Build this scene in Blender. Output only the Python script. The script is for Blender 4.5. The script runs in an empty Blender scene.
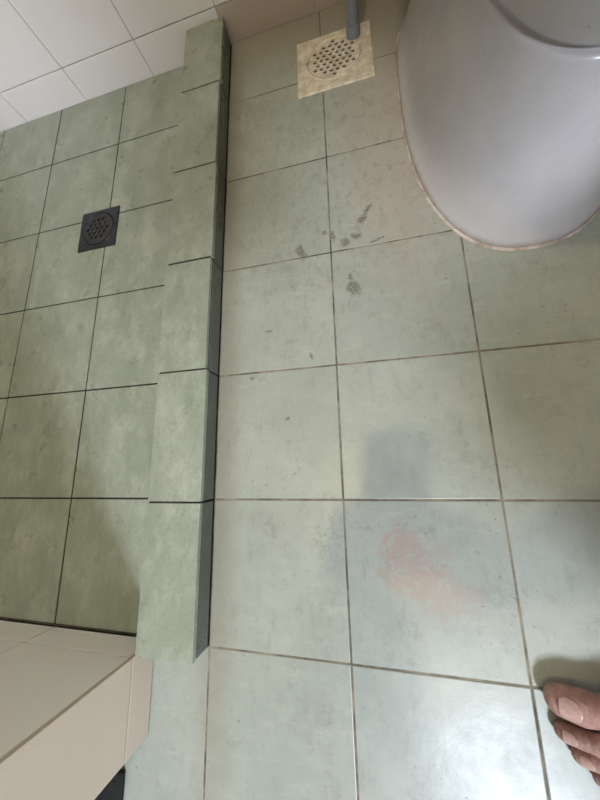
import bpy, bmesh, math, random
from mathutils import Matrix, Vector, Euler
from mathutils.bvhtree import BVHTree
random.seed(7)
S=0.2
scene=bpy.context.scene
scene.view_settings.view_transform='Standard'
COL=scene.collection
def V(x,y,z): return Vector((x*S,y*S,z*S))

# ---------------------------------------------------------------- materials
class NT:
    def __init__(s,name):
        s.m=bpy.data.materials.new(name); s.m.use_nodes=True
        s.t=s.m.node_tree; s.t.nodes.clear()
        s.out=s.n('ShaderNodeOutputMaterial'); s.b=s.n('ShaderNodeBsdfPrincipled')
        s.l(s.b.outputs[0],s.out.inputs[0])
        s.tc=s.n('ShaderNodeTexCoord').outputs['Object']
        s.h=None
    def n(s,t): return s.t.nodes.new(t)
    def l(s,a,b): s.t.links.new(a,b)
    def put(s,inp,v):
        if isinstance(v,bpy.types.NodeSocket): s.l(v,inp)
        elif isinstance(v,(tuple,list)) and len(v)==3 and inp.type=='RGBA': inp.default_value=(*v,1)
        else: inp.default_value=v
    def math(s,op,a,b=0.0,c=0.0,clamp=False):
        n=s.n('ShaderNodeMath'); n.operation=op; n.use_clamp=clamp
        s.put(n.inputs[0],a); s.put(n.inputs[1],b); s.put(n.inputs[2],c); return n.outputs[0]
    def mapping(s,scale=(1,1,1),loc=(0,0,0),rot=(0,0,0),src=None):
        n=s.n('ShaderNodeMapping'); s.l(src or s.tc,n.inputs[0])
        n.inputs['Scale'].default_value=scale; n.inputs['Location'].default_value=loc; n.inputs['Rotation'].default_value=rot
        return n.outputs[0]
    def noise(s,scale,detail=4,rough=.55,vec=None,dist=0):
        n=s.n('ShaderNodeTexNoise'); s.l(vec or s.tc,n.inputs['Vector'])
        n.inputs['Scale'].default_value=scale; n.inputs['Detail'].default_value=detail; n.inputs['Roughness'].default_value=rough
        n.inputs['Distortion'].default_value=dist
        return n.outputs[0]
    def ramp(s,f,lo,hi):
        n=s.n('ShaderNodeMapRange'); n.interpolation_type='SMOOTHSTEP'; s.put(n.inputs[0],f)
        n.inputs[1].default_value=lo; n.inputs[2].default_value=hi; return n.outputs[0]
    def mix(s,f,a,b,mode='MIX'):
        n=s.n('ShaderNodeMix'); n.data_type='RGBA'; n.blend_type=mode
        s.put(n.inputs[0],f); s.put(n.inputs[6],a); s.put(n.inputs[7],b); return n.outputs[2]
    def attr(s,name):
        n=s.n('ShaderNodeAttribute'); n.attribute_name=name; return n.outputs['Fac']
    def blob(s,cx,cy,rx,ry,rot=0,edge=.35,wob=.5,nscale=60):
        m=s.n('ShaderNodeMapping'); m.vector_type='TEXTURE'; s.l(s.tc,m.inputs[0])
        m.inputs['Location'].default_value=(cx*S,cy*S,0); m.inputs['Rotation'].default_value=(0,0,rot); m.inputs['Scale'].default_value=(rx*S,ry*S,1000)
        v=s.n('ShaderNodeVectorMath'); v.operation='LENGTH'; s.l(m.outputs[0],v.inputs[0])
        d=s.math('MULTIPLY_ADD',s.noise(nscale,4,.65),wob*2,s.math('SUBTRACT',v.outputs['Value'],wob))
        return s.math('SUBTRACT',1.0,s.ramp(d,1-edge,1+edge))
    def bump(s,h,dist=.001,strength=.5):
        n=s.n('ShaderNodeBump'); n.inputs['Strength'].default_value=strength; n.inputs['Distance'].default_value=dist
        s.put(n.inputs['Height'],h)
        if s.h: s.l(s.h,n.inputs['Normal'])
        s.h=n.outputs[0]; s.l(s.h,s.b.inputs['Normal'])
    def done(s,color,rough=.5,spec=.5,metal=0):
        s.put(s.b.inputs['Base Color'],color); s.put(s.b.inputs['Roughness'],rough)
        s.b.inputs['Specular IOR Level'].default_value=spec; s.b.inputs['Metallic'].default_value=metal
        return s.m

def simple(name,col,rough=.5,spec=.5,metal=0,var=.12,nscale=40,bump=0):
    t=NT(name); n=t.noise(nscale,5)
    c=t.mix(t.ramp(n,.3,.7),tuple(x*(1-var) for x in col),tuple(min(1,x*(1+var)) for x in col))
    if bump: t.bump(t.noise(nscale*3,4),bump,.6)
    return t.done(c,rough,spec,metal)

def mat_floor():
    t=NT('floor_tile_glaze')
    base=t.mix(t.ramp(t.noise(6,6,.65),.3,.7),(.285,.312,.275),(.358,.382,.340))
    base=t.mix(t.math('MULTIPLY',t.attr('tint'),.5),base,(.265,.297,.264))
    st=t.ramp(t.noise(16,7,.8,vec=t.mapping((1,3.2,1),rot=(0,0,.5))),.50,.72)
    base=t.mix(t.math('MULTIPLY',st,.34),base,(.45,.455,.41))
    st2=t.ramp(t.noise(22,7,.8,vec=t.mapping((2.6,1,1),rot=(0,0,.15),loc=(3,1,0))),.49,.70)
    base=t.mix(t.math('MULTIPLY',st2,.32),base,(.175,.185,.145))
    sm=t.math('MULTIPLY',t.ramp(t.noise(11,7,.75,vec=t.mapping((1,1,1),loc=(7,2,0))),.51,.66),t.ramp(t.noise(70,6,.8),.42,.62))
    base=t.mix(t.math('MULTIPLY',sm,.45),base,(.17,.165,.135))
    sp=t.ramp(t.noise(120,4,.75),.635,.68)
    base=t.mix(t.math('MULTIPLY',sp,t.math('MULTIPLY',t.ramp(t.noise(8,2),.42,.58),.85)),base,(.11,.105,.08))
    sc=t.blob(.60,3.2,.38,1.3,0,.8,.5,14); base=t.mix(t.math('MULTIPLY',sc,.55),base,(.39,.31,.26))
    sc=t.blob(.2,4.9,1.8,.55,0,.8,.6,16); base=t.mix(t.math('MULTIPLY',sc,.75),base,(.27,.23,.185))
    sc=t.blob(-.95,1.5,.12,4.5,0,.8,.6,20); base=t.mix(t.math('MULTIPLY',sc,.5),base,(.22,.19,.14))
    gr=t.math('MULTIPLY',t.blob(.1,2.8,1.1,1.4,0,.9,.6,12),t.ramp(t.noise(40,7,.8,vec=t.mapping((1.8,1,1),rot=(0,0,-.5))),.50,.64))
    base=t.mix(t.math('MULTIPLY',gr,.45),base,(.17,.155,.12))
    for a in [(-.84,3.72,.03,.17,.05),(-.72,3.55,.02,.10,.2)]:
        w=t.math('MULTIPLY',t.blob(*a,.5,.5,60),t.ramp(t.noise(120,4,.7,vec=t.mapping((2,.6,1))),.4,.6))
        base=t.mix(t.math('MULTIPLY',w,.4),base,(.48,.48,.45))
    # worn, peeled patch : broken flakes of dull brownish pink
    fl=t.math('MULTIPLY',t.ramp(t.noise(75,7,.85),.42,.49),t.math('MULTIPLY_ADD',t.noise(260,4,.8),.9,.4,clamp=True))
    for a,k in [((.36,-.28,.15,.12,.3),.95),((.42,-.42,.19,.17,.3),.95),((.54,-.52,.17,.14,0),.6),((.67,-.60,.17,.08,.4),.55),((.60,-.34,.07,.05,.4),.5)]:
        w=t.math('MULTIPLY',t.blob(*a,.22,.95,50),fl)
        base=t.mix(t.math('MULTIPLY',w,k),base,(.335,.277,.237))
    # dried mud smears
    for a in [(.02,2.16,.022,.05,.2),(.125,2.07,.034,.04,.8),(.215,2.11,.040,.03,-.3),(.27,2.26,.050,.03,.6),(.32,2.34,.02,.06,-.5),(.17,1.63,.05,.065,.5),(.15,1.74,.02,.03,0),(-.26,2.06,.035,.075,0.3),(-.05,2.2,.02,.02,0),(.38,2.04,.06,.010,.3),(-.4,.6,.02,.012,0.6),(-.55,1.35,.03,.012,0),(-.2,1.1,.01,.03,.3),(-.7,.95,.02,.012,.4)]:
        w=t.math('MULTIPLY',t.blob(*a,.5,1.2,100),t.ramp(t.noise(300,5,.8),.36,.54))
        base=t.mix(t.math('MULTIPLY',w,.85),base,(.10,.088,.066))
    t.bump(t.noise(35,5,.6),.0012,.25)
    t.bump(t.noise(420,2,.5),.0002,.25)
    rough=t.math('MULTIPLY_ADD',t.noise(14,5,.7),.32,.20)
    return t.done(base,rough,.38)
M_FLOOR=mat_floor()

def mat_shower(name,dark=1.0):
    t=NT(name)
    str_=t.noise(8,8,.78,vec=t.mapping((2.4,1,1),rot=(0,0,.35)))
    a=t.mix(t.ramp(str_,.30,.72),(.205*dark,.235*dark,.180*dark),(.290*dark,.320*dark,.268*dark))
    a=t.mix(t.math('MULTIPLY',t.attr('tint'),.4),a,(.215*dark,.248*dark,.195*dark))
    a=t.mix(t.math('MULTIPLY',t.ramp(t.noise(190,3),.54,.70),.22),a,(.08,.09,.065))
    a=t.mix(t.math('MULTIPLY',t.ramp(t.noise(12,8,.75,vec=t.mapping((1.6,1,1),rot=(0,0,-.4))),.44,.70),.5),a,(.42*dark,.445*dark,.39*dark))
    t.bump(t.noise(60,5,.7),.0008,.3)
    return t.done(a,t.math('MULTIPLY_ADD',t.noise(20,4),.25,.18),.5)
M_SHOWER=mat_shower('shower_tile_glaze'); M_KERB=mat_shower('kerb_tile_glaze',1.04); M_KERB_SHADE=mat_shower('kerb_side_shade',.36)  # kerb sides: same glaze with their shade painted in as a darker tone
def mat_grout(name,c1,c2,sc=30):
    t=NT(name); c=t.mix(t.ramp(t.noise(sc,5,.7),.35,.65),c1,c2); t.bump(t.noise(300,3),.0006,.5)
    return t.done(c,.9,.2)
M_GROUT=mat_grout('floor_grout',(.08,.072,.055),(.27,.24,.185),14)
M_GROUTD=mat_grout('shower_grout',(.012,.014,.011),(.035,.038,.03))
M_GROUTW=mat_grout('wall_grout',(.34,.30,.28),(.50,.45,.42))
def mat_wall(name,c,dirty=.3):
    t=NT(name)
    g=t.n('ShaderNodeSeparateXYZ'); t.l(t.tc,g.inputs[0])
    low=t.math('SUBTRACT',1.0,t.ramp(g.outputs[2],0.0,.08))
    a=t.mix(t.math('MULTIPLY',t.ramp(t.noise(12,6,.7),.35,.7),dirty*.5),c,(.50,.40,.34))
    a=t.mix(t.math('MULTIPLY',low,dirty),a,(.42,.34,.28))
    t.bump(t.noise(12,2),.001,.15)
    return t.done(a,.22,.5)
M_WALL=mat_wall('white_wall_tile',(.80,.785,.81),.08)
M_WALLS=mat_wall('grey_wall_tile',(.50,.49,.46),.2)
M_WALLB=mat_wall('beige_wall_tile',(.50,.45,.41),.7)
M_WALLC=mat_wall('cream_wall_tile',(.92,.88,.83),.05)
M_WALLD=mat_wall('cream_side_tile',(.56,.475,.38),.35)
M_PAINT=simple('ceiling_paint',(.45,.44,.41),.8,.2)

# ---------------------------------------------------------------- mesh helpers
def newobj(name,bm,mats,parent=None,smooth=False):
    me=bpy.data.meshes.new(name); bm.normal_update(); bm.to_mesh(me); bm.free()
    for m in mats: me.materials.append(m)
    if smooth:
        for p in me.polygons: p.use_smooth=True
    o=bpy.data.objects.new(name,me); COL.objects.link(o)
    if parent: o.parent=parent
    return o
def empty(name):
    o=bpy.data.objects.new(name,None); COL.objects.link(o); return o
def box(bm,lo,hi,mi=0,bev=0.0,seg=2,xf=None):
    vs=[bm.verts.new((x,y,z)) for x in (lo[0],hi[0]) for y in (lo[1],hi[1]) for z in (lo[2],hi[2])]
    idx=[(0,1,3,2),(4,6,7,5),(0,4,5,1),(2,3,7,6),(0,2,6,4),(1,5,7,3)]
    fs=[bm.faces.new([vs[i] for i in f]) for f in idx]
    for f in fs: f.material_index=mi
    geom=vs
    if bev>0:
        es=list({e for f in fs for e in f.edges})
        r=bmesh.ops.bevel(bm,geom=es,offset=bev,segments=seg,profile=.6,affect='EDGES',clamp_overlap=True)
        geom=list({v for f in r['faces'] for v in f.verts}|{v for v in vs if v.is_valid})
        for f in r['faces']: f.material_index=mi
    if xf is not None:
        bmesh.ops.transform(bm,matrix=xf,verts=[v for v in geom if v.is_valid])
def tiles(name,boxes,base_boxes,mats):
    bm=bmesh.new(); lay=bm.faces.layers.float.new('tint')
    def stamp(v):
        for f in bm.faces:
            if f[lay]==0: f[lay]=v
    for lo,hi,mi in base_boxes: box(bm,lo,hi,mi)
    stamp(.001)
    for b in boxes:
        box(bm,b[0],b[1],b[2],b[3],2); stamp(random.uniform(.01,1))
    bmesh.ops.recalc_face_normals(bm,faces=bm.faces[:])
    return newobj(name,bm,mats)

YW=4.9; XL=-5.44; XR=5.0; YF=-8.0; ZC=12.0
g=.0012
bx=[]
for i in range(-1,5):
    for j in range(-8,5):
        y1=min((j+1),YW)
        bx.append(((i*S+g,j*S+g,-.008),((i+1)*S-g,y1*S-g,random.uniform(-.0002,.0002)),0,.0011))
for i in range(-6,-1):
    for j in range(-8,-1):
        bx.append(((i*S+g,j*S+g,-.008),((i+1)*S-g,(j+1)*S-g,random.uniform(-.0002,.0002)),0,.0011))
floor=tiles('floor',bx,[((-1*S,-8*S,-.03),(XR*S,YW*S,-.0006),1),((XL*S,-8*S,-.03),(-1*S,-1*S,-.0006),1)],[M_FLOOR,M_GROUT])
ZS=-.007; bx=[]; g2=.0014
for i in range(4):
    x1=(-1.44-i)*S; x0=x1-S
    for j in range(-1,5):
        y1=min(j+1,YW)
        bx.append(((x0+g2,j*S+g2,ZS-.008),(x1-g2,y1*S-g2,ZS+random.uniform(-.0003,.0003)),0,.001))
tiles('floor_shower',bx,[((XL*S,-1*S,-.035),(-1.2*S,YW*S,ZS-.0008),1)],[M_SHOWER,M_GROUTD])

# kerb
HK=.2181*S; XK=-1.4314
bx=[]
jits=[(0,0),(.0008,.0002),(-.0018,-.0003),(.0010,.0004),(-.0010,0),(.0012,.0003)]
for j in range(-1,5):
    y0=j*S; y1=min(j+1,YW)*S
    jx,jz=jits[j+1]; gg=.0013 if j<2 else .0017
    bx.append(((XK*S+jx,y0+gg,HK-.008),(-1*S+.001+jx,y1-gg,HK+jz),0,.0008))
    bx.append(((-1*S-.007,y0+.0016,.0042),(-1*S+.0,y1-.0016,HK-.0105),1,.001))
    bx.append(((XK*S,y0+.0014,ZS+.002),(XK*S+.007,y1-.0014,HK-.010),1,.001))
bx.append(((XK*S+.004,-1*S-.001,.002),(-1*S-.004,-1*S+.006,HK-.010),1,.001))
tiles('shower_kerb',bx,[((XK*S+.003,-1*S+.004,-.01),(-1*S-.002,YW*S-.001,HK-.0007),2)],[M_KERB,M_KERB_SHADE,M_GROUTD])

# walls
def wall_tiles(name,axis,pos,a0,a1,z0,z1,da,dz,a_off,thick,side,mats,zfirst=None,g=.001,split=None):
    bx=[]
    zs=[z0]; z=zfirst if zfirst else z0+dz
    while z<z1: zs.append(z); z+=dz
    zs.append(z1)
    as_=[a0]; a=a0+((a_off-a0)%da)
    if a-a0<1e-4: a+=da
    while a<a1-1e-6: as_.append(a); a+=da
    as_.append(a1)
    for q in range(len(as_)-1):
        for r in range(len(zs)-1):
            u0,u1,w0,w1=as_[q]+g,as_[q+1]-g,zs[r]+g,zs[r+1]-g
            if u1-u0<.003 or w1-w0<.003: continue
            mi=0
            if split is not None and as_[q]>split-.02 and r<1: mi=2
            p0,p1=(pos-.006,pos) if side>0 else (pos,pos+.006)
            if axis=='y': bx.append(((u0,p0,w0),(u1,p1,w1),mi,.0008))
            else: bx.append(((p0,u0,w0),(p1,u1,w1),mi,.0008))
    q0,q1=(pos-thick,pos-.0012) if side>0 else (pos+.0012,pos+thick)
    base=((a0,q0,z0),(a1,q1,z1),1) if axis=='y' else ((q0,a0,z0),(q1,a1,z1),1)
    return tiles(name,bx,[base],mats)
WM=[M_WALL,M_GROUTW,M_WALLB]; WS=[M_WALLS,M_GROUTW,M_WALLB]
wall_tiles('wall_back','y',YW*S,XL*S,XR*S,-.02,ZC*S,S,.2,-2.04*S,.1,-1,WM,zfirst=.059,split=-1.04*S)
wall_tiles('wall_left','x',XL*S,YF*S,YW*S,-.02,ZC*S,.2,.2,0,.1,1,WS,zfirst=.059)
wall_tiles('wall_right','x',XR*S,YF*S,YW*S,-.02,ZC*S,.2,.2,0,.1,-1,WS,zfirst=.059)
XP=-1.44; YP=-1.585
bx=[]
pts=[XL,-4.42,-3.41,-2.40,XP]
zz=[-.007,HK,.245,.445,.645,.845,1.045,1.245,1.445,1.645,1.845,2.045,2.245,2.4]
for a,b in zip(pts[:-1],pts[1:]):
    for c,d in zip(zz[:-1],zz[1:]):
        e=.0065 if b==XP else .001
        bx.append(((a*S+.001,-1*S-.006,c+.001),(b*S-e,-1*S,d-.001),0,.0008))
for c,d in zip([0.001]+zz[1:-1],zz[1:]):
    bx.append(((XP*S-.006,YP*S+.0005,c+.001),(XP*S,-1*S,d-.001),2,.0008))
tiles('wall_partition',bx,[((XL*S,YP*S,-.01),(XP*S-.0015,-1*S-.0015,ZC*S),1)],[M_WALLC,M_GROUTW,M_WALLD])
bm=bmesh.new()
for lo,hi in [((XL*S,YF*S-.1,-.02),(-.6*S,YF*S,ZC*S)),((4.2*S,YF*S-.1,-.02),(XR*S,YF*S,ZC*S)),((-.6*S,YF*S-.1,10.2*S),(4.2*S,YF*S,ZC*S))]: box(bm,lo,hi)
newobj('wall_front',bm,[M_PAINT])
bm=bmesh.new(); box(bm,(XL*S,YF*S,ZC*S),(XR*S,YW*S,ZC*S+.05)); newobj('ceiling',bm,[M_PAINT])
bm=bmesh.new(); box(bm,(-3.6*S,-3.9*S,.0005),(-1.60*S,-1.80*S,.007),0,.003,3)  # thin dark slab added for an unidentified dark patch by the partition
box(bm,(-3.55*S,-3.85*S,.006),(-1.65*S,-1.85*S,.0076),0,.0007,1)
newobj('dark_slab',bm,[simple('slab_black',(.02,.02,.02),.8,.1)])

# ---------------------------------------------------------------- drains
t=NT('aged_nickel_plate')
c=t.mix(t.ramp(t.noise(60,6,.7),.35,.65),(.54,.46,.35),(.76,.69,.58))
c=t.mix(t.ramp(t.noise(45,5,.7),.60,.70),c,(.25,.16,.09))
c=t.mix(t.math('MULTIPLY',t.ramp(t.noise(22,5,.7),.5,.65),.5),c,(.40,.33,.25))
M_PLATE=t.done(c,.45,.5,.15)
M_BLACK=simple('drain_pit',(.06,.05,.038),.7,.2)
M_DARK=simple('black_cast_iron',(.018,.019,.025),.38,.5,.3,.3,90,.0004)
def square_drain(name,x0,x1,y0,y1,zf,zt,rc,frame_mat,grate_mat,spacing,hr,oy=0):
    e=empty(name); cx,cy=(x0+x1)/2,(y0+y1)/2
    bm=bmesh.new(); N=64
    def sq(ang,hx,hy):
        c,s=math.cos(ang),math.sin(ang); k=1/max(abs(c)/hx,abs(s)/hy); return cx+c*k,cy+s*k
    rings=[]
    angs=[2*math.pi*(i+.5)/N for i in range(N)]
    hx,hy=(x1-x0)/2,(y1-y0)/2
    prof=[('s',0,zf),('s',0,zt-.001),('s',.001,zt),('c',rc+.004,zt),('c',rc+.003,zt+.0008),('c',rc+.0012,zt+.0008),('c',rc,zt-.0005),('c',rc,zf)]
    for k,o,z in prof:
        ring=[]
        for a in angs:
            x,y=sq(a,hx-o,hy-o) if k=='s' else (cx+o*math.cos(a),cy+o*math.sin(a)+oy)
            ring.append(bm.verts.new((x,y,z)))
        rings.append(ring)
    for k in range(3):
        o=prof[k][1]
        for q in (math.atan2(hy,hx),math.pi-math.atan2(hy,hx),math.pi+math.atan2(hy,hx),2*math.pi-math.atan2(hy,hx)):
            i=min(range(N),key=lambda i:abs(angs[i]-q)); sx=1 if math.cos(q)>0 else -1; sy=1 if math.sin(q)>0 else -1
            rings[k][i].co.x=cx+sx*(hx-o); rings[k][i].co.y=cy+sy*(hy-o)
    for a,b in zip(rings[:-1],rings[1:]):
        for i in range(N): bm.faces.new((a[i],a[(i+1)%N],b[(i+1)%N],b[i]))
    bmesh.ops.recalc_face_normals(bm,faces=bm.faces[:])
    newobj(name+'_frame',bm,[frame_mat],e)
    cy+=oy
    bm=bmesh.new(); bmesh.ops.create_circle(bm,cap_ends=True,radius=rc+.002,segments=48,matrix=Matrix.Translation((cx,cy,zf+.0005))); newobj(name+'_pit',bm,[M_BLACK],e)
    bm=bmesh.new(); bmesh.ops.create_cone(bm,cap_ends=True,radius1=rc-.0006,radius2=rc-.0012,depth=.0022,segments=64,matrix=Matrix.Translation((cx,cy,zt-.0005)))
    gr=newobj(name+'_grate',bm,[grate_mat],e)
    bm=bmesh.new(); rows=int(rc/spacing)+2
    for j in range(-rows,rows+1):
        for i in range(-rows,rows+1):
            px=(i+(.5 if j%2 else 0))*spacing; py=j*spacing*.866
            if math.hypot(px,py)+hr<rc-.004:
                bmesh.ops.create_cone(bm,cap_ends=True,radius1=hr,radius2=hr,depth=.02,segments=12,matrix=Matrix.Translation((cx+px,cy+py,zt)))
    cut=newobj('cut',bm,[grate_mat])
    mod=gr.modifiers.new('b','BOOLEAN'); mod.object=cut; mod.operation='DIFFERENCE'; mod.solver='FAST'
    dg=bpy.context.evaluated_depsgraph_get(); me=bpy.data.meshes.new_from_object(gr.evaluated_get(dg)); gr.modifiers.clear(); gr.data=me
    bpy.data.objects.remove(cut)
    return e
square_drain('floor_drain',-.245*S,.49*S,3.78*S,4.50*S,.0002,.0032,.052,M_PLATE,M_PLATE,.0125,.0040,.004)
square_drain('shower_floor_drain',-2.795*S,-2.30*S,2.595*S,3.09*S,ZS+.0003,ZS+.0028,.040,M_DARK,M_DARK,.0125,.0045)

# pipe
M_PVC=simple('grey_pvc',(.20,.22,.25),.35,.5)
def tube(name,pts,r,mat,parent=None):
    cu=bpy.data.curves.new(name,'CURVE'); cu.dimensions='3D'; cu.bevel_depth=r; cu.bevel_resolution=8; cu.use_fill_caps=True
    sp=cu.splines.new('POLY'); sp.points.add(len(pts)-1)
    for p,q in zip(sp.points,pts): p.co=(*q,1)
    o=bpy.data.objects.new(name,cu); COL.objects.link(o)
    dg=bpy.context.evaluated_depsgraph_get(); me=bpy.data.meshes.new_from_object(o.evaluated_get(dg)); bpy.data.objects.remove(o)
    me.materials.clear(); me.materials.append(mat)
    for p in me.polygons: p.use_smooth=True
    ob=bpy.data.objects.new(name,me); COL.objects.link(ob)
    if parent: ob.parent=parent
    return ob
wp=empty('waste_pipe')
PX,PY=.325*S,4.36*S
tube('pipe_run',[(PX,PY,.004),(PX,PY,.55)],.0112,M_PVC,wp)
tube('pipe_socket',[(PX,PY,.004),(PX,PY,.022)],.0135,M_PVC,wp)

# ---------------------------------------------------------------- toilet
t=NT('vitreous_china')
c=t.mix(t.ramp(t.noise(8,5,.6),.35,.7),(.45,.435,.45),(.51,.495,.505))
c=t.mix(t.math('MULTIPLY',t.ramp(t.noise(150,3,.6),.70,.76),.5),c,(.25,.20,.17))
gz=t.n('ShaderNodeSeparateXYZ'); t.l(t.tc,gz.inputs[0])
lowd=t.math('MULTIPLY',t.math('SUBTRACT',1.0,t.ramp(gz.outputs[2],.002,.014)),t.ramp(t.noise(28,5,.7),.38,.6))
c=t.mix(t.math('MULTIPLY',lowd,.6),c,(.33,.24,.18))
t.bump(t.noise(5,2),.002,.1)
M_CHINA=t.done(c,.22,.5)
M_CAULK=mat_grout('caulk',(.36,.27,.21),(.62,.55,.50),32)
toilet=empty('toilet')
TX=1.44*S
def outline(front,back,hw,n=96,pf=2.3,yc=None):
    pts=[]
    yc=yc if yc is not None else front+(back-front)*.52
    for i in range(n):
        a=2*math.pi*i/n; c,s=math.cos(a),math.sin(a)
        ex=2/pf
        x=hw*math.copysign(abs(c)**ex,c)
        if s<0: y=yc-(yc-front)*abs(s)**ex
        else: y=yc+(back-yc)*abs(s)**(2/4.0)
        pts.append((TX+x,y))
    return pts
secs=[(0.000,.348,.93,.152),(.006,.348,.93,.152),(.011,.350,.93,.150),(.016,.354,.93,.146),(.03,.361,.93,.139),(.07,.373,.93,.129),(.12,.386,.93,.119),(.16,.395,.93,.112),
 (.187,.401,.93,.107),(.1885,.402,.93,.106),(.190,.410,.93,.100),(.195,.410,.93,.100),(.1965,.399,.93,.108),(.200,.396,.93,.110),(.212,.388,.93,.116),(.24,.366,.93,.130),(.28,.332,.93,.150),(.32,.30,.93,.168),(.35,.275,.93,.178),(.375,.265,.93,.182),(.392,.265,.93,.182),(.398,.272,.925,.176)]
bm=bmesh.new(); rings=[]
for z,f,b,h in secs: rings.append([bm.verts.new((x,y,z)) for x,y in outline(f,b,h,yc=.66)])
for z,f,b,h in [(.398,.315,.72,.135),(.38,.325,.71,.125),(.30,.40,.67,.085),(.25,.44,.62,.06),(.235,.47,.58,.03)]:
    yc=(f+b)/2
    rings.append([bm.verts.new((TX+h*math.cos(2*math.pi*i/96),yc+(b-f)/2*math.sin(2*math.pi*i/96),z)) for i in range(96)])
for a,b in zip(rings[:-1],rings[1:]):
    for i in range(96): bm.faces.new((a[i],a[(i+1)%96],b[(i+1)%96],b[i]))
bm.faces.new(rings[-1])
bmesh.ops.recalc_face_normals(bm,faces=bm.faces[:])
bowl=newobj('bowl',bm,[M_CHINA],toilet,True)
m=bowl.modifiers.new('s','SUBSURF'); m.levels=1; m.render_levels=1
bm=bmesh.new(); rr=[]
for z,o in [(0.0,.0030),(.002,.0022),(.0034,.0003)]:
    rr.append([bm.verts.new((x,y,z)) for x,y in outline(.348-o,.93+o,.152+o,yc=.66)])
for a,b in zip(rr[:-1],rr[1:]):
    for i in range(96): bm.faces.new((a[i],a[(i+1)%96],b[(i+1)%96],b[i]))
newobj('caulk_bead',bm,[M_CAULK],toilet,True)
M_SEAT=simple('seat_plastic',(.7,.7,.7),.3)
bm=bmesh.new(); box(bm,(TX-.19,.81,.40),(TX+.19,.965,.74),0,.02,4); box(bm,(TX-.2,.80,.742),(TX+.2,.972,.77),0,.01,3); newobj('cistern',bm,[M_CHINA],toilet)
bm=bmesh.new()
def el(f,bk,h,z,n=64):
    yc=(f+bk)/2; return [bm.verts.new((TX+h*math.cos(2*math.pi*i/n),yc+(bk-f)/2*math.sin(2*math.pi*i/n),z)) for i in range(n)]
R_=[el(.262,.74,.182,.40),el(.262,.74,.182,.418),el(.27,.735,.175,.422),el(.33,.68,.12,.422),el(.335,.675,.115,.418),el(.335,.675,.115,.40)]
for p,q in zip(R_,R_[1:]+R_[:1]):
    for i in range(64): bm.faces.new((p[i],p[(i+1)%64],q[(i+1)%64],q[i]))
bmesh.ops.recalc_face_normals(bm,faces=bm.faces[:])
newobj('seat',bm,[M_SEAT],toilet,True)

# ---------------------------------------------------------------- person
def skin_mat():
    t=NT('skin'); n=t.noise(70,5,.6)
    c=t.mix(t.ramp(n,.3,.7),(.30,.155,.125),(.46,.28,.235))
    c=t.mix(t.math('MULTIPLY',t.ramp(t.noise(25,3),.5,.7),.4),c,(.42,.19,.16))
    wr=t.noise(150,5,.7,vec=t.mapping((2.6,.6,1)))
    c=t.mix(t.math('MULTIPLY',t.ramp(wr,.52,.68),.5),c,(.16,.075,.06))
    t.bump(wr,.0028,.8)
    t.bump(t.noise(500,3,.6),.0005,.5)
    t.b.inputs['Subsurface Weight'].default_value=.1; t.b.inputs['Subsurface Radius'].default_value=(.008,.003,.002)
    return t.done(c,.5,.4)
M_SKIN=skin_mat(); M_NAIL=simple('toenail',(.44,.29,.25),.25,.5,0,.12,200)
M_SHIRT=simple('cotton_shirt',(.12,.16,.22),.85,.2); M_SHORTS=simple('cotton_shorts',(.05,.05,.06),.85,.2); M_HAIR=simple('hair',(.02,.015,.012),.6)
def capsule(bm,p0,p1,r0,r1,flat=1.0,n=20,m=5):
    p0,p1=Vector(p0),Vector(p1); d=(p1-p0); d.normalize()
    up=Vector((0,0,1)) if abs(d.z)<.9 else Vector((0,1,0))
    s=d.cross(up).normalized(); u=s.cross(d).normalized()
    rings=[]
    for k in range(m+1):
        a=math.pi/2*(1-k/m); rings.append((p0-d*r0*math.sin(a),r0*math.cos(a)))
    for k in range(m+1):
        a=math.pi/2*k/m; rings.append((p1+d*r1*math.sin(a),r1*math.cos(a)))
    vr=[]
    for c,r in rings:
        r=max(r,1e-5); vr.append([bm.verts.new(c+s*math.cos(2*math.pi*i/n)*r+u*math.sin(2*math.pi*i/n)*r*flat) for i in range(n)])
    for a,b in zip(vr[:-1],vr[1:]):
        for i in range(n): bm.faces.new((a[i],a[(i+1)%n],b[(i+1)%n],b[i]))
    bm.faces.new(vr[0][::-1]); bm.faces.new(vr[-1])
def chain(bm,pts,flat=1.0):
    for a,b in zip(pts[:-1],pts[1:]): capsule(bm,a[0],b[0],a[1],b[1],flat)
def fuse(o,voxel,smooth=3,fac=.5):
    m=o.modifiers.new('r','REMESH'); m.mode='VOXEL'; m.voxel_size=voxel; m.use_smooth_shade=True
    m=o.modifiers.new('s','SMOOTH'); m.iterations=smooth; m.factor=fac
    dg=bpy.context.evaluated_depsgraph_get(); me=bpy.data.meshes.new_from_object(o.evaluated_get(dg)); o.modifiers.clear(); o.data=me
    for p in me.polygons: p.use_smooth=True
person=empty('person')
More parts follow.
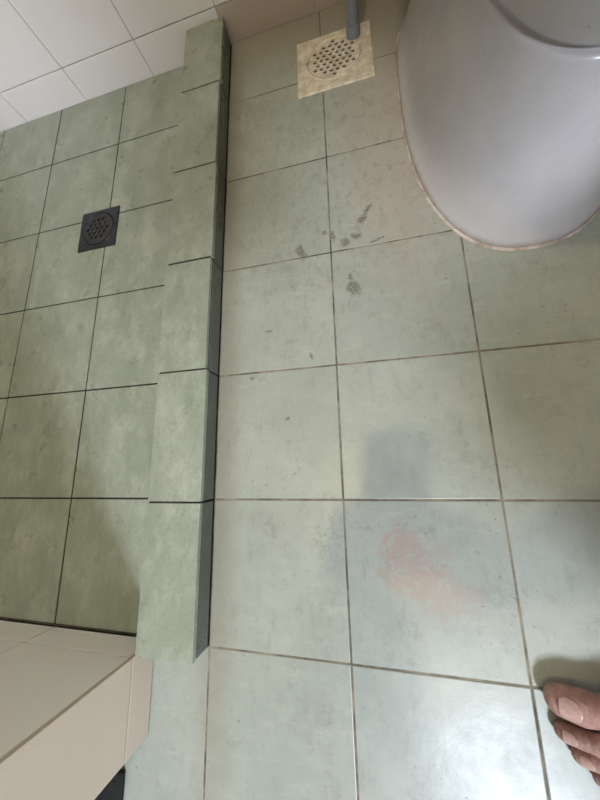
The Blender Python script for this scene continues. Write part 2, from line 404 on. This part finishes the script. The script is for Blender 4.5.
def foot(name,ox,oy,knee,mirror=1,voxel=.0013,nails=True):
    P=lambda u,v,z:(ox+u,oy-v*mirror,z)
    bm=bmesh.new()
    toes=[((.015,.001),(.046,.003),(.080,.008),.0160,.0155),
     ((.015,.0325),(.041,.032),(.078,.030),.0092,.0088),
     ((.027,.052),(.052,.049),(.082,.046),.0086,.0083),
     ((.042,.069),(.066,.065),(.092,.061),.0082,.0080),
     ((.062,.085),(.082,.080),(.104,.074),.0086,.0084)]
    for k,(a,b,c,rt,rm) in enumerate(toes):
        zt=rt*.85 ; zk=rm+ (.004 if k==0 else .010)
        chain(bm,[(P(a[0],a[1],zt),rt*.93),(P((a[0]+b[0])/2,(a[1]+b[1])/2,(zt+zk)/2+.002),rt*1.02),(P(b[0],b[1],zk),rm*.95),(P(c[0],c[1],.022),rm*1.35)],.9)
        capsule(bm,P(a[0],a[1],rt*.7),P(a[0]+.012,a[1],rt*.75),rt*.85,rt*.85,.8)
        if k: capsule(bm,P(b[0]-.003,b[1],zk+.001),P(b[0]+.004,b[1],zk+.001),rm*1.04,rm*1.04,.95)
    met=[(.080,.008,.0225),(.080,.031,.019),(.084,.046,.018),(.094,.060,.017),(.106,.074,.016)]
    for (u,v,r) in met:
        capsule(bm,P(u,v,r*.95),P(.165,.022+v*.35,.038),r,.026)
        capsule(bm,P(u,v,r*.9),P(.20,.035+v*.2,.025),r*.9,.022)
    chain(bm,[(P(.165,.03,.04),.032),(P(.20,.035,.05),.034),(P(.232,.040,.031),.031)])
    A=Vector(P(.21,.037,.08)); K=Vector(knee)
    chain(bm,[(P(.205,.036,.06),.034),(P(.208,.037,.10),.033),(P(.21,.037,.13),.034),(K*.5+A*.5,.05),(K*.8+A*.2,.056),(K,.058)])
    o=newobj(name,bm,[M_SKIN],person); fuse(o,voxel,3)
    if nails:
        bv=BVHTree.FromPolygons([v.co.copy() for v in o.data.vertices],[tuple(p.vertices) for p in o.data.polygons])
        for k,(a,b,c,rt,rm) in enumerate(toes):
            bm=bmesh.new(); w=rt*.62; L=rt*1.1; N=14; grid=[]
            d=Vector((b[0]-a[0],-(b[1]-a[1])*mirror,0)).normalized(); sd=Vector((-d.y,d.x,0))
            for i in range(N+1):
                row=[]
                for j in range(N+1):
                    p=i/N*2-1; q=j/N*2-1
                    pp=p*math.sqrt(1-.38*q*q); qq=q*math.sqrt(1-.38*p*p)
                    pt=Vector(P(a[0],a[1],.06))+d*((pp*.5+.5)*L-rt*.5)+sd*(qq*w)
                    h=bv.ray_cast(pt,Vector((0,0,-1)))
                    z=h[0].z if h[0] else .01
                    pt.z=z+.0003+.0006*(1-qq*qq)
                    row.append(bm.verts.new(pt))
                grid.append(row)
            for i in range(N):
                for j in range(N): bm.faces.new((grid[i][j],grid[i+1][j],grid[i+1][j+1],grid[i][j+1]))
            bmesh.ops.recalc_face_normals(bm,faces=bm.faces[:])
            n=newobj(name+'_nail_%d'%(k+1),bm,[M_NAIL],person,True)
            sm=n.modifiers.new('t','SOLIDIFY'); sm.thickness=.0012; sm.offset=0
    return o
kneeL=V(1.76,-1.62,2.10); kneeR=V(2.5,.15,2.35)
foot('left_leg',1.03*S,-1.0*S,kneeL)
foot('right_leg',1.95*S,-.05*S,kneeR,mirror=-1,voxel=.003,nails=False)
def part(name,chains,mat,vox=.008):
    bm=bmesh.new()
    for ch in chains: chain(bm,[(V(*p),r*S) for p,r in ch])
    o=newobj(name,bm,[mat],person); fuse(o,vox,4); return o
part('shorts',[[((1.78,-1.60,2.17),.42),((3.4,-1.1,3.1),.45),((3.5,-.8,3.3),.55)],[((2.6,.15,2.45),.36),((3.4,-.45,3.1),.45),((3.5,-.8,3.3),.55)]],M_SHORTS)
part('shirt',[[((3.5,-.8,3.3),.55),((2.8,-1.0,3.9),.62),((2.0,-1.2,4.3),.75),((1.35,-1.3,4.45),.72)],
  [((1.3,-.65,4.6),.38),((1.2,-2.0,4.6),.38)],
  [((1.4,-.55,4.6),.36),((1.5,-.15,3.8),.30)],
  [((1.2,-2.1,4.6),.36),((.5,-2.1,3.9),.30)]],M_SHIRT)
part('arms_skin',[[((1.45,-.25,4.1),.26),((1.4,-.1,3.3),.22),((.85,-.3,2.95),.19),((.5,-.45,2.70),.14)],
  [((.8,-2.1,4.2),.26),((.05,-1.75,3.4),.23),((.0,-1.15,2.95),.19),((-.05,-.65,2.70),.14)]],M_SKIN,.006)
bm=bmesh.new()
hd=V(.55,-1.15,4.75)
chain(bm,[(V(1.3,-1.25,4.7),.058),(hd,.07)]); chain(bm,[(hd,.085),(hd+Vector((-.05,0,-.03)),.07)]); capsule(bm,hd+Vector((-.05,0,-.085)),hd+Vector((-.03,0,-.09)),.035,.04)
capsule(bm,hd+Vector((-.105,0,-.045)),hd+Vector((-.09,0,-.07)),.008,.013)
for sy in (-1,1): capsule(bm,hd+Vector((.0,.088*sy,-.03)),hd+Vector((.01,.09*sy,.0)),.012,.016)
o=newobj('head',bm,[M_SKIN],person); fuse(o,.004,3)
bm=bmesh.new(); bmesh.ops.create_uvsphere(bm,u_segments=32,v_segments=20,radius=.096,matrix=Matrix.Translation(hd+Vector((.018,0,.022)))@Matrix.Diagonal((1.05,.95,.9,1))); newobj('hair_cap',bm,[M_HAIR],person,True)

# ---------------------------------------------------------------- camera & phone
E=Euler((0.2098,0.2393,-0.022),'XYZ'); C=Vector((0.2402,0.2366,2.2504))*S; Fpx=303.756
cam=bpy.data.cameras.new('camera'); co=bpy.data.objects.new('camera',cam); COL.objects.link(co)
cam.sensor_fit='VERTICAL'; cam.sensor_height=36; cam.sensor_width=27; cam.lens=Fpx/800*36; cam.clip_start=.002
co.location=C; co.rotation_euler=E; scene.camera=co
MW=Matrix.Translation(C)@E.to_matrix().to_4x4()
M_PHONE=simple('phone_glass',(.03,.03,.035),.15,.5,.2)
bm=bmesh.new(); box(bm,(-.056,-.142,.004),(.019,.013,.012),0,.0035,3,xf=MW)
newobj('smartphone',bm,[M_PHONE])
def hand(name,side,wrist_world):
    bm=bmesh.new(); T=lambda x,y,z: MW@Vector((x,y,z))
    ex=-.0185+side*.0375
    palm=T(ex+side*.022,-.115,.035)
    capsule(bm,Vector(wrist_world),palm,.024,.026)
    for i in range(4):
        y=-.078-.0175*i
        chain(bm,[(T(ex+side*.030,y-.006,.034),.0105),(T(ex+side*.016,y,.012),.0095),(T(ex+side*.004,y,-.006),.0085),(T(ex-side*(.014-.002*i),y+.002,-.0055),.0075)])
    chain(bm,[(T(ex+side*.018,-.118,.036),.014),(T(ex+side*.004,-.100,.028),.0115),(T(ex-side*.012,-.085,.0235),.0095)])
    capsule(bm,T(ex+side*.03,-.085,.035),T(ex+side*.03,-.135,.035),.013,.015)
    o=newobj(name,bm,[M_SKIN],person); fuse(o,.0025,3)
hand('right_hand',1,V(.5,-.45,2.70)); hand('left_hand',-1,V(-.05,-.65,2.70))

# ---------------------------------------------------------------- lights
def light(kind,name,loc,energy,color,size=None,target=None,sy=None):
    l=bpy.data.lights.new(name,kind); l.energy=energy; l.color=color
    o=bpy.data.objects.new(name,l); COL.objects.link(o); o.location=loc
    if kind=='AREA':
        l.size=size
        if sy: l.shape='RECTANGLE'; l.size_y=sy
    else: l.shadow_soft_size=size
    if target is not None: o.rotation_euler=(Vector(target)-Vector(loc)).to_track_quat('-Z','Y').to_euler()
    return o
LW=V(-.75,-.45,11.6)
light('POINT','ceiling_bulb_light',LW,37,(1.0,.86,.54),.045)
bm=bmesh.new(); bmesh.ops.create_cone(bm,cap_ends=True,radius1=.07,radius2=.09,depth=.03,segments=32,matrix=Matrix.Translation(LW+Vector((0,0,.064)))); newobj('ceiling_lamp',bm,[M_SEAT])
LC=V(2.9,-7.8,8.0)
light('AREA','doorway_daylight',LC,58,(.83,.89,1.0),.36,V(.4,0,0),.36)
w=bpy.data.worlds.new('w'); scene.world=w; w.use_nodes=True; w.node_tree.nodes['Background'].inputs[0].default_value=(.75,.85,1,1); w.node_tree.nodes['Background'].inputs[1].default_value=.4
